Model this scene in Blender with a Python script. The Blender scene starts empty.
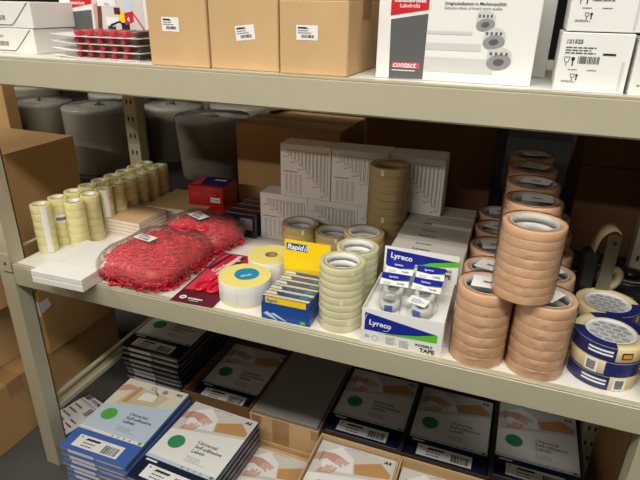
import bpy, math, random
from mathutils import Vector, Matrix
random.seed(7)
PI = math.pi
S = bpy.context.scene
C = S.collection

# ---------------------------------------------------------------- camera
def set_camera():
    yaw, pit, rol = math.radians(-20.19), math.radians(23.82), math.radians(1.05)
    f = Vector((math.sin(yaw)*math.cos(pit), math.cos(yaw)*math.cos(pit), -math.sin(pit)))
    r = Vector((math.cos(yaw), -math.sin(yaw), 0)); u = r.cross(f)
    r2 = math.cos(rol)*r + math.sin(rol)*u
    u2 = r2.cross(f)
    cd = bpy.data.cameras.new('camera'); cd.sensor_width = 36; cd.lens = 534.5/640*36
    cd.clip_start = .02; cd.clip_end = 60
    co = bpy.data.objects.new('camera', cd); C.objects.link(co)
    m = Matrix((r2, u2, -f)).transposed().to_4x4(); m.translation = Vector((0, 0, 1.175))
    co.matrix_world = m; S.camera = co
set_camera()
# ---------------------------------------------------------------- world and lights
w = bpy.data.worlds.new('world'); S.world = w; w.use_nodes = True
w.node_tree.nodes['Background'].inputs[0].default_value = (1, .9, .74, 1)
w.node_tree.nodes['Background'].inputs[1].default_value = .07
def area(name, loc, sx, sy, e, col, target=None):
    l = bpy.data.lights.new(name, 'AREA'); l.shape = 'RECTANGLE'; l.size = sx; l.size_y = sy; l.energy = e; l.color = col
    o = bpy.data.objects.new(name, l); C.objects.link(o); o.location = loc
    if target is not None:
        o.rotation_euler = (Vector(target)-Vector(loc)).to_track_quat('-Z', 'Y').to_euler()
    return o
area('ceiling_strip_light', (.1, -.62, 2.75), 3.2, .25, 92, (1, .95, .85))
area('ceiling_strip_light', (-3.3, -.1, 2.75), .25, 1.8, 62, (1, .96, .88))
area('far_fill_light', (-1.6, -2.9, 2.75), 3.0, .2, 95, (1, .96, .88))  # added fill, brightens the white boxes deep under the upper shelf
S.view_settings.view_transform = 'Standard'; S.view_settings.look = 'None'
S.view_settings.exposure = 0; S.view_settings.gamma = 1

# ---------------------------------------------------------------- materials
def lin(c):
    return tuple(((v/255)/12.92 if v/255 <= .04045 else ((v/255+.055)/1.055)**2.4) for v in c)
MC = {}
def mat(name, rgb, rough=.6, metal=0, coat=0, noise=0, nscale=30, bump=0, bscale=200, spec=.5, trans=0, stretch=None):
    if name in MC: return MC[name]
    m = bpy.data.materials.new(name); m.use_nodes = True; nt = m.node_tree
    b = nt.nodes['Principled BSDF']; c = lin(rgb)
    b.inputs['Base Color'].default_value = (*c, 1); b.inputs['Roughness'].default_value = rough
    b.inputs['Metallic'].default_value = metal; b.inputs['Coat Weight'].default_value = coat
    b.inputs['Coat Roughness'].default_value = .12
    b.inputs['Specular IOR Level'].default_value = spec
    if noise or bump:
        tc = nt.nodes.new('ShaderNodeTexCoord'); mp = nt.nodes.new('ShaderNodeMapping')
        nt.links.new(tc.outputs['Object'], mp.inputs[0])
        if stretch: mp.inputs['Scale'].default_value = stretch
    if noise:
        n = nt.nodes.new('ShaderNodeTexNoise'); n.inputs['Scale'].default_value = nscale; n.inputs['Detail'].default_value = 5
        nt.links.new(mp.outputs[0], n.inputs['Vector'])
        r = nt.nodes.new('ShaderNodeValToRGB')
        r.color_ramp.elements[0].position = .3; r.color_ramp.elements[1].position = .7
        r.color_ramp.elements[0].color = (*[v*(1-noise) for v in c], 1)
        r.color_ramp.elements[1].color = (*[min(1, v*(1+noise)) for v in c], 1)
        nt.links.new(n.outputs[0], r.inputs[0]); nt.links.new(r.outputs[0], b.inputs['Base Color'])
    if bump:
        n2 = nt.nodes.new('ShaderNodeTexNoise'); n2.inputs['Scale'].default_value = bscale; n2.inputs['Detail'].default_value = 3
        nt.links.new(mp.outputs[0], n2.inputs['Vector'])
        bp = nt.nodes.new('ShaderNodeBump'); bp.inputs['Strength'].default_value = bump; bp.inputs['Distance'].default_value = .002
        nt.links.new(n2.outputs[0], bp.inputs['Height']); nt.links.new(bp.outputs[0], b.inputs['Normal'])
    if trans:
        t = nt.nodes.new('ShaderNodeBsdfTranslucent'); t.inputs[0].default_value = (*c, 1)
        mx = nt.nodes.new('ShaderNodeMixShader'); mx.inputs[0].default_value = trans
        o = nt.nodes['Material Output']
        nt.links.new(b.outputs[0], mx.inputs[1]); nt.links.new(t.outputs[0], mx.inputs[2]); nt.links.new(mx.outputs[0], o.inputs[0])
    MC[name] = m; return m
def film(name, tint=(255, 255, 255), amount=.12, fac=.25, rough=.12, bscale=60, bstr=.6, gain=.5, stretch=None):
    if name in MC: return MC[name]
    m = bpy.data.materials.new(name); m.use_nodes = True; nt = m.node_tree
    nt.nodes.remove(nt.nodes['Principled BSDF'])
    tr = nt.nodes.new('ShaderNodeBsdfTransparent'); tr.inputs[0].default_value = (*lin(tint), 1)
    gl = nt.nodes.new('ShaderNodeBsdfGlossy'); gl.inputs['Roughness'].default_value = rough
    df = nt.nodes.new('ShaderNodeBsdfDiffuse'); df.inputs[0].default_value = (*lin((225, 220, 212)), 1)
    lw = nt.nodes.new('ShaderNodeLayerWeight'); lw.inputs[0].default_value = fac
    n = nt.nodes.new('ShaderNodeTexNoise'); n.inputs['Scale'].default_value = bscale; n.inputs['Detail'].default_value = 4
    tc = nt.nodes.new('ShaderNodeTexCoord'); mp = nt.nodes.new('ShaderNodeMapping'); nt.links.new(tc.outputs['Object'], mp.inputs[0]); nt.links.new(mp.outputs[0], n.inputs['Vector'])
    if stretch: mp.inputs['Scale'].default_value = stretch
    bp = nt.nodes.new('ShaderNodeBump'); bp.inputs['Strength'].default_value = bstr; bp.inputs['Distance'].default_value = .006
    nt.links.new(n.outputs[0], bp.inputs['Height'])
    for q in (gl, lw): nt.links.new(bp.outputs[0], q.inputs['Normal'])
    m1 = nt.nodes.new('ShaderNodeMixShader'); m1.inputs[0].default_value = amount
    nt.links.new(tr.outputs[0], m1.inputs[1]); nt.links.new(df.outputs[0], m1.inputs[2])
    m2 = nt.nodes.new('ShaderNodeMixShader')
    ml = nt.nodes.new('ShaderNodeMath'); ml.operation = 'MULTIPLY'; ml.inputs[1].default_value = gain; nt.links.new(lw.outputs['Fresnel'], ml.inputs[0]); nt.links.new(ml.outputs[0], m2.inputs[0]); nt.links.new(m1.outputs[0], m2.inputs[1]); nt.links.new(gl.outputs[0], m2.inputs[2])
    nt.links.new(m2.outputs[0], nt.nodes['Material Output'].inputs[0])
    MC[name] = m; return m

CREAM = mat('cream_painted_steel', (184, 178, 153), .38, coat=.15, noise=.03, nscale=12)
HOLE = mat('dark_slot', (22, 19, 15), .9)
BOARD = mat('white_shelf_board', (236, 233, 226), .5, noise=.02, nscale=8)
CARD = mat('brown_cardboard', (204, 170, 124), .85, noise=.07, nscale=9, bump=.12, bscale=300)
CARD2 = mat('warm_brown_cardboard', (190, 150, 98), .85, noise=.08, nscale=7, bump=.12, bscale=300)
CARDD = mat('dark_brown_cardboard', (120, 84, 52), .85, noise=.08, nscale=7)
CTAPE = mat('parcel_tape_strip', (170, 132, 88), .35, coat=.3)
WHITE = mat('white_card', (236, 234, 230), .55, noise=.015, nscale=20)
WHITEC = mat('white_coated_card', (240, 240, 238), .35)
GREYC = mat('light_grey_card', (188, 184, 176), .6, noise=.03)
PAPER = mat('white_paper_label', (240, 240, 240), .6)
PAPERE = mat('pad_paper_edge', (226, 214, 204), .8, noise=.05, nscale=50)
INK = mat('black_ink', (28, 28, 30), .6)
INKG = mat('grey_ink', (120, 120, 122), .6)
RED = mat('red_print', (214, 30, 38), .4)
GREY = mat('grey_print', (92, 94, 94), .5)
LGREY = mat('pale_grey_print', (212, 212, 210), .5)
MGREY = mat('mid_grey_print', (150, 150, 152), .5)
NAVY = mat('navy_print', (26, 34, 62), .3, coat=.4)
BLUE = mat('royal_blue_print', (24, 38, 150), .35)
PBLUE = mat('pack_blue', (70, 108, 188), .3, coat=.4)
LBLUE = mat('ice_blue_print', (196, 214, 234), .4)
GREEN = mat('lime_green_print', (96, 198, 40), .4)
DOTG = mat('green_dot_print', (52, 150, 100), .5)
DOTL = mat('leaf_green_dot_print', (92, 176, 76), .5)
SKIN = mat('skin_tone_print', (206, 158, 144), .5)
SKIN2 = mat('light_skin_tone_print', (222, 184, 172), .5)
TAN = mat('tan_envelope_print', (198, 152, 98), .5)
BEIGE = mat('beige_parcel_print', (208, 196, 164), .5)
BLACKP = mat('black_plastic', (22, 22, 24), .35, coat=.2)
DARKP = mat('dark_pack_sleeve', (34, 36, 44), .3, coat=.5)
YEL = mat('yellow_print', (250, 212, 20), .4)
PYEL = mat('pale_yellow_paper', (240, 226, 130), .6)
TEAL = mat('cyan_label', (30, 144, 196), .5)
BTAPE = mat('brown_tape', (232, 186, 146), .3, coat=.5, noise=.04, nscale=25, trans=.1)
CTP = mat('clear_tape_roll', (240, 236, 196), .25, coat=.6, noise=.06, nscale=30, trans=.3)
CTPB = mat('amber_clear_tape_roll', (206, 180, 124), .25, coat=.6, noise=.08, nscale=30, trans=.25)
CTPY = mat('yellowish_clear_tape', (255, 246, 186), .25, coat=.5, noise=.05, nscale=40, trans=.3)
COREW = mat('white_core', (226, 226, 222), .6)
COREG = mat('grey_core', (196, 194, 188), .5, noise=.12, nscale=60)
COREB = mat('brown_core', (150, 118, 84), .7)
RUB = mat('red_rubber', (228, 24, 60), .32, coat=.4)
RUBD = mat('dark_red_rubber_mass', (204, 30, 52), .5, bump=1, bscale=120)
WRAP = film('clear_shrink_wrap', amount=.03, fac=.12, bscale=60, bstr=.5, gain=.9, rough=.1)
BAG = film('clear_plastic_bag', amount=.08, fac=.2, bscale=34, bstr=1, gain=.75, stretch=(.6, 1.6, 1))
SLEEVE = film('clear_pack_film', amount=.04, fac=.1, bscale=30)
TUB = mat('grey_tub', (142, 134, 116), .4, noise=.12, nscale=6, coat=.3)
LID = mat('grey_tub_lid', (160, 156, 144), .45, noise=.06, nscale=10)
MASK = mat('cream_masking_tape', (222, 206, 160), .6, noise=.03)
SPLBLUE = mat('dark_blue_wrapper', (30, 40, 104), .3, coat=.4)
STEEL = mat('brushed_steel', (150, 140, 120), .35, metal=.9)
FLOOR = mat('grey_concrete', (78, 78, 74), .7, noise=.15, nscale=6, bump=.2)
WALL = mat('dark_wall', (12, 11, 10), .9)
PINK = mat('pink_print', (222, 70, 96), .5)
MAROON = mat('maroon_print', (96, 30, 44), .45)
GOLD = mat('orange_print', (232, 150, 40), .5)

# ---------------------------------------------------------------- mesh helpers
class MB:
    def __init__(s): s.v = []; s.f = []; s.m = []; s.mats = []; s.sm = []
    def mi(s, m):
        if m not in s.mats: s.mats.append(m)
        return s.mats.index(m)
    def add(s, vs, fs, m, smooth=False, M=None):
        o = len(s.v)
        s.v += [tuple(M @ Vector(p)) if M else tuple(p) for p in vs]
        k = s.mi(m)
        for f in fs: s.f.append([i+o for i in f]); s.m.append(k); s.sm.append(smooth)
        return s
    def box(s, a, b, m, M=None, c=0):
        x0, y0, z0 = a; x1, y1, z1 = b
        if c <= 0:
            vs = [(x0,y0,z0),(x1,y0,z0),(x1,y1,z0),(x0,y1,z0),(x0,y0,z1),(x1,y0,z1),(x1,y1,z1),(x0,y1,z1)]
            fs = [(0,3,2,1),(4,5,6,7),(0,1,5,4),(1,2,6,5),(2,3,7,6),(3,0,4,7)]
            return s.add(vs, fs, m, False, M)
        # chamfered box: 24 verts
        vs = []; idx = {}
        for ix, X in enumerate((x0, x1)):
            for iy, Y in enumerate((y0, y1)):
                for iz, Z in enumerate((z0, z1)):
                    dx = c if ix == 0 else -c; dy = c if iy == 0 else -c; dz = c if iz == 0 else -c
                    idx[(ix,iy,iz,'x')] = len(vs); vs.append((X, Y+dy, Z+dz))
                    idx[(ix,iy,iz,'y')] = len(vs); vs.append((X+dx, Y, Z+dz))
                    idx[(ix,iy,iz,'z')] = len(vs); vs.append((X+dx, Y+dy, Z))
        g = lambda i, j, k, a: idx[(i, j, k, a)]
        fs = []
        for i in (0, 1):
            fs.append([g(i,0,0,'x'), g(i,1,0,'x'), g(i,1,1,'x'), g(i,0,1,'x')])
            fs.append([g(0,i,0,'y'), g(1,i,0,'y'), g(1,i,1,'y'), g(0,i,1,'y')])
            fs.append([g(0,0,i,'z'), g(1,0,i,'z'), g(1,1,i,'z'), g(0,1,i,'z')])
            for j in (0, 1):
                fs.append([g(0,i,j,'y'), g(1,i,j,'y'), g(1,i,j,'z'), g(0,i,j,'z')])
                fs.append([g(i,0,j,'x'), g(i,1,j,'x'), g(i,1,j,'z'), g(i,0,j,'z')])
                fs.append([g(i,j,0,'x'), g(i,j,1,'x'), g(i,j,1,'y'), g(i,j,0,'y')])
                for k in (0, 1): fs.append([g(i,j,k,'x'), g(i,j,k,'y'), g(i,j,k,'z')])
        cx = Vector(((x0+x1)/2, (y0+y1)/2, (z0+z1)/2)); out = []
        for f in fs:
            p = [Vector(vs[i]) for i in f]; n = (p[1]-p[0]).cross(p[2]-p[0])
            ctr = sum(p, Vector())/len(p)
            out.append(f if n.dot(ctr-cx) > 0 else f[::-1])
        return s.add(vs, out, m, False, M)
    def poly(s, pts, m, M=None): return s.add(pts, [list(range(len(pts)))], m, False, M)
    def lathe(s, prof, m, n=48, M=None, closed=False, smooth=True, caps=False):
        vs = []; fs = []
        for i in range(n):
            a = 2*PI*i/n
            for r, z in prof: vs.append((r*math.cos(a), r*math.sin(a), z))
        k = len(prof)
        for i in range(n):
            j = (i+1) % n
            for q in range(k if closed else k-1):
                p = (q+1) % k
                fs.append((i*k+q, j*k+q, j*k+p, i*k+p))
        s.add(vs, fs, m, smooth, M)
        if caps:
            for q, rev in ((0, True), (k-1, False)):
                f = [i*k+q for i in range(n)]; 
                if rev: f = f[::-1]
                s.f.append([x+len(s.v)-len(vs) for x in f]); s.m.append(s.mi(m)); s.sm.append(False)
        return s
    def patch(s, r, a0, a1, z0, z1, m, n=10, M=None):
        vs = []; fs = []
        for i in range(n+1):
            a = a0+(a1-a0)*i/n
            vs += [(r*math.cos(a), r*math.sin(a), z0), (r*math.cos(a), r*math.sin(a), z1)]
        for i in range(n): fs.append((2*i, 2*i+2, 2*i+3, 2*i+1))
        return s.add(vs, fs, m, True, M)
    def sector(s, r0, r1, a0, a1, z, m, n=14, M=None):
        vs = []; fs = []
        for i in range(n+1):
            a = a0+(a1-a0)*i/n
            vs += [(r0*math.cos(a), r0*math.sin(a), z), (r1*math.cos(a), r1*math.sin(a), z)]
        for i in range(n): fs.append((2*i, 2*i+1, 2*i+3, 2*i+2))
        return s.add(vs, fs, m, False, M)
    def disc(s, cx, cy, r, z, m, n=24, M=None, ry=None, rot=0):
        ry = ry or r
        pts = []
        for i in range(n):
            a = 2*PI*i/n; x, y = r*math.cos(a), ry*math.sin(a)
            pts.append((cx+x*math.cos(rot)-y*math.sin(rot), cy+x*math.sin(rot)+y*math.cos(rot), z))
        return s.poly(pts, m, M)
    def tube(s, pts, r, m, n=8, closed=False, M=None, caps=True):
        P_ = [Vector(p) for p in pts]; vs = []; fs = []; N = len(P_)
        up = None
        for i, p in enumerate(P_):
            a = P_[(i-1) % N] if (closed or i > 0) else p
            b = P_[(i+1) % N] if (closed or i < N-1) else p
            t = (b-a).normalized()
            if up is None:
                up = t.orthogonal().normalized()
            up = (up - t*up.dot(t))
            up = up.normalized() if up.length > 1e-6 else t.orthogonal().normalized()
            sd = t.cross(up)
            for k in range(n):
                an = 2*PI*k/n; vs.append(tuple(p+up*(r*math.cos(an))+sd*(r*math.sin(an))))
        for i in range(N if closed else N-1):
            j = (i+1) % N
            for k in range(n):
                l = (k+1) % n; fs.append((i*n+k, i*n+l, j*n+l, j*n+k))
        if not closed and caps: fs += [tuple(range(n))[::-1], tuple((N-1)*n+k for k in range(n))]
        return s.add(vs, fs, m, True, M)
    def ribbon(s, pts, wd, m, z=0, M=None, closed=True):
        """flat outline in the xy plane"""
        N = len(pts); vs = []; fs = []
        for i in range(N):
            a = Vector(pts[(i-1) % N] if closed or i else pts[i]); b = Vector(pts[(i+1) % N] if closed or i < N-1 else pts[i])
            t = (b-a).normalized(); nn = Vector((-t.y, t.x))*wd/2
            p = Vector(pts[i]); vs += [(*(p+nn), z), (*(p-nn), z)]
        for i in range(N if closed else N-1):
            j = (i+1) % N; fs.append((2*i, 2*i+1, 2*j+1, 2*j))
        return s.add(vs, fs, m, False, M)
    def mesh(s, name):
        me = bpy.data.meshes.new(name); me.from_pydata(s.v, [], s.f)
        for m in s.mats: me.materials.append(m)
        me.polygons.foreach_set('material_index', s.m); me.polygons.foreach_set('use_smooth', s.sm); me.update()
        return me
    def build(s, name, parent=None, loc=None, rot=None):
        return link(name, s.mesh(name), parent, loc, rot)
def link(name, me, parent=None, loc=None, rot=None):
    o = bpy.data.objects.new(name, me); C.objects.link(o)
    if parent: o.parent = parent
    if loc: o.location = loc
    if rot: o.rotation_euler = rot
    return o
def tag(o, label=None, cat=None, group=None, kind=None):
    for k, v in (('label', label), ('category', cat), ('group', group), ('kind', kind)):
        if v: o[k] = v
    return o
def thing(name, label, cat, loc=(0, 0, 0), rz=0, group=None):
    o = bpy.data.objects.new(name, None); o.empty_display_size = .05; C.objects.link(o)
    o.location = loc; o.rotation_euler = (0, 0, rz); return tag(o, label, cat, group)
def copy_tree(o, parent=None):
    c = o.copy(); C.objects.link(c); c.parent = parent
    for ch in list(o.children): copy_tree(ch, c)
    return c
TXT = {}
def text_mesh(s_, size, m, bold=0, shear=0, align='LEFT'):
    k = (s_, size, m.name, bold, shear, align)
    if k not in TXT:
        cu = bpy.data.curves.new('t', 'FONT'); cu.body = s_; cu.size = size; cu.offset = bold*size; cu.shear = shear
        cu.align_x = align; cu.resolution_u = 2; cu.space_line = .95
        ob = bpy.data.objects.new('t', cu); C.objects.link(ob); bpy.context.view_layer.update()
        me = bpy.data.meshes.new_from_object(ob); me.materials.clear(); me.materials.append(m)
        bpy.data.objects.remove(ob); TXT[k] = me
    return TXT[k]
def frame(o, u, v):
    """matrix whose x,y run along u,v from origin o"""
    u = Vector(u).normalized(); v = Vector(v).normalized(); n = u.cross(v)
    m = Matrix((u, v, n)).transposed().to_4x4(); m.translation = Vector(o); return m
def text(s_, size, m, parent, M, xy=(0, 0), z=.0006, bold=.02, rot=0, shear=0, align='LEFT', name='lettering'):
    o = link(name, text_mesh(s_, size, m, bold, shear, align), parent)
    o.matrix_local = M @ Matrix.Translation((xy[0], xy[1], z)) @ Matrix.Rotation(rot, 4, 'Z'); return o
FRONT = lambda x, y, z: frame((x, y, z), (1, 0, 0), (0, 0, 1))      # a face looking towards -y
TOP = lambda x, y, z: frame((x, y, z), (1, 0, 0), (0, 1, 0))
def rect(mb, x0, y0, x1, y1, z, m, M=None): return mb.poly([(x0, y0, z), (x1, y0, z), (x1, y1, z), (x0, y1, z)], m, M)
def barcode(mb, x0, y0, x1, y1, z, M, n=18, m=INK):
    rn = random.Random(n); x = x0; st = (x1-x0)/n
    for i in range(n):
        rect(mb, x, y0, x+st*rn.choice((.35, .55, .75)), y1, z, m, M); x += st
def textlines(mb, x0, y0, x1, y1, n, z, M, m=INKG, th=.45):
    rn = random.Random(int(x0*999)+n); h = (y1-y0)/n
    for i in range(n):
        x = x0; yy = y0+h*i; end = x0+(x1-x0)*rn.uniform(.65, 1)
        while x < end:
            wd = min(rn.uniform(.08, .2)*(x1-x0), end-x); rect(mb, x, yy, x+wd, yy+h*th, z, m, M); x += wd+.03*(x1-x0)
def small_label(parent, M, wd, h, name='label', code=True):
    mb = MB(); rect(mb, 0, 0, wd, h, .0004, PAPER, M)
    textlines(mb, wd*.08, h*.45, wd*.8, h*.9, 3, .0007, M)
    rect(mb, wd*.08, h*.78, wd*.5, h*.88, .0009, INK, M)
    if code: barcode(mb, wd*.25, h*.15, wd*.85, h*.36, .0007, M, 16)
    return mb.build(name, parent)

ZM, ZU, ZB = .617, 1.0736, .617
# ================================================================ setting
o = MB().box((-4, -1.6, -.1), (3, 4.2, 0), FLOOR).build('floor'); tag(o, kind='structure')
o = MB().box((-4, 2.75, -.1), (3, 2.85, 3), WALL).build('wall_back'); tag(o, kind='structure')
o = MB().box((-4, -1.6, 0), (3, -1.5, 1.95), WALL).build('light_blocker'); tag(o, kind='structure')   # unseen slab added to keep the far light off the bottom row

# ================================================================ shelving rack
rack = thing('shelving_rack', 'cream steel shelving rack with slotted posts and white shelf boards, carrying the tape', 'shelving rack', (-.39, .78, 0))
X0, Y0 = -.39, .78
def loc(b): return [(p[0]-X0, p[1]-Y0, p[2]) for p in b]
XL, XR = -1.081, .296
def post(x, y, face):
    mb = MB(); wd, d, t = .042, .04, .003; H = 2.0
    mb.box((0, 0, 0), (wd, t, H), CREAM)
    mb.box((0, t, 0), (t, d, H), CREAM); mb.box((wd-t, t, 0), (wd, d, H), CREAM)
    mb.box((0, d-t, 0), (.012, d, H), CREAM); mb.box((wd-.012, d-t, 0), (wd, d, H), CREAM)
    if face:
        z = .05
        while z < H-.05:
            for dx in (.011, .026): mb.box((dx, -.0006, z), (dx+.005, .001, z+.013), HOLE)
            z += .05
    mb.build('post', rack, (x-X0, y-Y0, 0))
post(XL, .78, False); post(XR-.042, .78, False); post(XL-.012, 1.285, True); post(.286, 1.285, True)
for z in (ZM, ZU):
    for yy, nm in ((.7795, 'front'), (1.288, 'rear')):
        mb = MB(); x1, x2 = XL+.0425, XR-.0425
        if z == ZU: x1 -= .3; x2 += .3
        if yy < 1: 
            if z == ZM: x2 += .3
            mb.box((x1, yy, z-.052), (x2, yy+.03, z-.0005), CREAM, c=.003)
            mb.box((x1, yy+.0315, z-.0525), (x2, yy+.05, z-.046), CREAM)
            mb.box((x1, yy+.0005, z-.002), (x2, yy+.012, z+.0015), CREAM, c=.0005)
        else:
            mb.box((x1, yy+.0, z-.052), (x2, yy+.03, z-.0005), CREAM, c=.003)
        mb.v = loc(mb.v); mb.build('beam', rack)
    mb = MB().box((x1 if z == ZU else XL+.043, .792, z-.016), (x2, 1.286, z), BOARD); mb.v = loc(mb.v)
    mb.build('shelf_board', rack)
for z, r in ((.641, .0035), (.196, .009)):
    mb = MB()
    if r < .005: mb.tube([(-1.058, .821, z), (-1.058, 1.284, z)], r, CREAM)
    else: mb.box((-1.066, .821, z-.006), (-1.054, 1.284, z+.006), CREAM, c=.003); mb.box((-1.072, .821, z-.045), (-1.048, 1.284, z-.024), CREAM, c=.004)
    mb.v = loc(mb.v); mb.build('side_rail', rack)
mb = MB().box((-1.064, .775, .6), (-1.036, .7785, .645), CREAM, c=.001); mb.box((-1.053, .7735, .618), (-1.047, .776, .624), STEEL); mb.v = loc(mb.v)
mb.build('beam_clip', rack)

# rack behind, with the tubs and large cartons
br = thing('rear_shelving_rack', 'dark rear shelving bay holding grey tubs and big cartons behind the tape rack', 'shelving rack', (-1, 1.36, 0))
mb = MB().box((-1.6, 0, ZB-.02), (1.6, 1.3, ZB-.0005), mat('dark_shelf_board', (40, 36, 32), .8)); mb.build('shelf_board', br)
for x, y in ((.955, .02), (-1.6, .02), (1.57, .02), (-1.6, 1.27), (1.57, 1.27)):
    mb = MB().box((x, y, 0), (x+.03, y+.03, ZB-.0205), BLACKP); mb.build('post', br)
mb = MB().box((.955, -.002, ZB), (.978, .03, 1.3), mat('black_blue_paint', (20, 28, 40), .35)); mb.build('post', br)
# ================================================================ cartons
def carton(label, x0, y0, z0, x1, y1, z1, m=CARD, rz=0, group=None, name='cardboard_box', tape=True, lbl=None, face_seam=False, cat='box'):
    t = thing(name, label, cat, ((x0+x1)/2, (y0+y1)/2, z0), rz, group)
    wx, wy, h = (x1-x0)/2, (y1-y0)/2, z1-z0
    MB().box((-wx, -wy, .0005), (wx, wy, h), m, c=.0018).build('body', t)
    mb = MB()                                           # the top flaps with their centre gap
    mb.box((-wx+.001, -wy+.001, h), (wx-.001, -.0008, h+.0022), m); mb.box((-wx+.001, .0008, h), (wx-.001, wy-.001, h+.0022), m)
    mb.build('top_flap', t)
    if tape:
        mb = MB().box((-wx, -.024, h+.0022), (wx, .024, h+.0027), CTAPE)
        mb.box((wx+.0001, -.024, h*.75), (wx+.0007, .024, h+.0025), CTAPE); mb.build('tape_strip', t)
    if face_seam:
        rect(MB_ := MB(), -wx, h*.5, wx, h*.5+.0015, .0006, HOLE, FRONT(0, -wy, 0)); MB_.build('seam', t)
    if lbl: small_label(t, FRONT(-wx+lbl[0], -wy, lbl[1]) @ Matrix.Rotation(lbl[4], 4, 'Z'), lbl[2], lbl[3])
    return t
g = 'brown cartons on the upper shelf'
carton('brown carton with barcode label on the upper shelf, leftmost of three', -.611, .803, ZU, -.4965, .96, 1.262, lbl=(.029, .056, .033, .022, -.02), group=g)
carton('middle brown carton on the upper shelf with tilted barcode label', -.4945, .806, ZU, -.3715, .96, 1.262, lbl=(.05, .045, .034, .022, .12), group=g)
carton('brown carton beside the white label roll box, its top edge visible', -.3665, .80, ZU, -.256, .99, 1.18, lbl=(.028, .051, .035, .021, 0), group=g)
# left neighbours on the floor
carton('large low carton at the bottom of the left stack, on the floor', -1.75, .42, 0, -1.212, 1.25, .2, CARD2, rz=0)
carton('square carton left of the post, resting on the large low carton', -1.75, .40, .203, -1.285, .93, .418, CARD)
t = carton('carton with torn tape corner, behind the left post on the low carton', -1.6, .962, .203, -1.205, 1.28, .418, CARD2)
mb = MB(); rect(mb, .150, .13, .1965, .178, .0007, PAPER, FRONT(0, -.159, 0)); mb.poly([(.1982, -.159, .14), (.1982, -.12, .15), (.1982, -.13, .178), (.1982, -.159, .178)], PAPER); mb.build('label', t)
carton('big brown carton left of the clear tape towers, topmost of its stack', -1.62, .52, .4215, -1.205, 1.19, .812, CARD2)
carton('tall brown carton at the left edge, behind the big carton', -1.95, 1.37, ZB, -1.665, 1.42, .93, CARD2, tape=False)
# rear cartons
t = carton('wide brown carton with dark flap corner, behind the white boxes', -.768, 1.365, ZB, -.446, 1.60, .856, CARD2, rz=-.02)
mb = MB(); mb.poly([(-.158, .11, .244), (-.13, .02, .247), (-.07, .115, .262), (-.10, .16, .255)], CARDD); mb.build('lifted_flap', t)
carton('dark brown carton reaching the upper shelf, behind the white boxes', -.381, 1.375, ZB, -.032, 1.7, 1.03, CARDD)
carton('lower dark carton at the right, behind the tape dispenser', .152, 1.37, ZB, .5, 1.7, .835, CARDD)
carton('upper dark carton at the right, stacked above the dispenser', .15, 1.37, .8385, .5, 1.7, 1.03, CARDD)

# ================================================================ tubs
TM = {}
def tub(label, x, y, r=.125, h=.2, taper=.86):
    t = thing('storage_tub', label, 'tub', (x, y, ZB), random.uniform(0, 6), 'wrapped grey tubs on the rear shelf')
    k = (r, h, taper)
    if k not in TM:
        b = MB().lathe([(.001, .0005), (r*taper, .0005), (r*taper+.004, .006), (r*.985, h-.02), (r*.985, h-.012)], TUB, 56).mesh('body')
        l = MB().lathe([(r*.985, h-.012), (r*.99, h-.010), (r*.99, h-.001), (r*.98, h), (.001, h-.001)], LID, 56).mesh('lid')
        f = MB(); rn = random.Random(3)
        for i in range(7):
            a = rn.uniform(0, 6.3); q = rn.uniform(.008, .02)
            f.tube([(0, 0, h-.004), (q*math.cos(a)*.6, q*math.sin(a)*.6, h+rn.uniform(.004, .012)), (q*math.cos(a)*1.6, q*math.sin(a)*1.6, h+rn.uniform(.0, .006))], .0035, WRAP, 5)
        pr = [(r*taper+.004, .002), (r*1.0, h*.5)]; 
        s_ = MB().lathe([(r*taper+.006, .004), (r*.95+.004, h*.5), (r*1.015+.002, h-.008), (r*1.0, h+.003), (r*.5, h+.001)], WRAP, 40).mesh('stretch_wrap')
        TM[k] = (b, l, f.mesh('film_knot'), s_)
    for nm, me in zip(('body', 'lid', 'film_knot', 'stretch_wrap'), TM[k]): link(nm, me, t)
    return t
tub('grey tapered tub with film knot on its lid, left of the wide carton', -.98, 1.585, .125, .203)
tub('dark wrapped tub in front of the slotted rear post, left side', -1.385, 1.51, .127, .222, .93)
tub('dark wrapped tub at the left above the big carton', -1.76, 1.60, .118, .197, .93)
tub('wrapped grey tub between rear post and the tapered tub', -1.245, 1.74, .11, .2, .93)
tub('rear-row tub lid just visible at the far left edge', -2.12, 1.90, .125, .2, .93)
tub('rear-row tub behind the dark tub near the post', -1.62, 1.89, .125, .2, .93)
tub('rear-row tub behind the gap right of the post', -1.33, 2.02, .125, .2, .93)
tub('rear-row tub behind the tapered grey tub', -1.02, 1.87, .125, .2, .93)

# ================================================================ upper shelf goods
def flat_box(label, z0, dx):
    t = thing('white_carton', label, 'box', (-1.044+dx, .903, z0), 0, 'flat white cartons on the upper shelf')
    MB().box((-.13, -.056, .0004), (.13, .056, .0475), WHITE, c=.001).build('body', t)
    mb = MB(); M = FRONT(0, -.056, 0)
    mb.ribbon([(-.1, .0052), (.075, .0052), (.082, .009), (.124, .0465)], .0016, GREY, .0007, M, closed=False)
    mb.build('flap_edge', t)
    mb = MB(); barcode(mb, .035, .014, .062, .023, .0007, M, 10, INKG); textlines(mb, .03, .03, .06, .036, 2, .0007, M); mb.build('printed_code', t)
flat_box('flat white carton lying on the upper shelf, lower of two', ZU, 0)
flat_box('flat white carton at the left, upper of two', ZU+.0482, .004)

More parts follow.
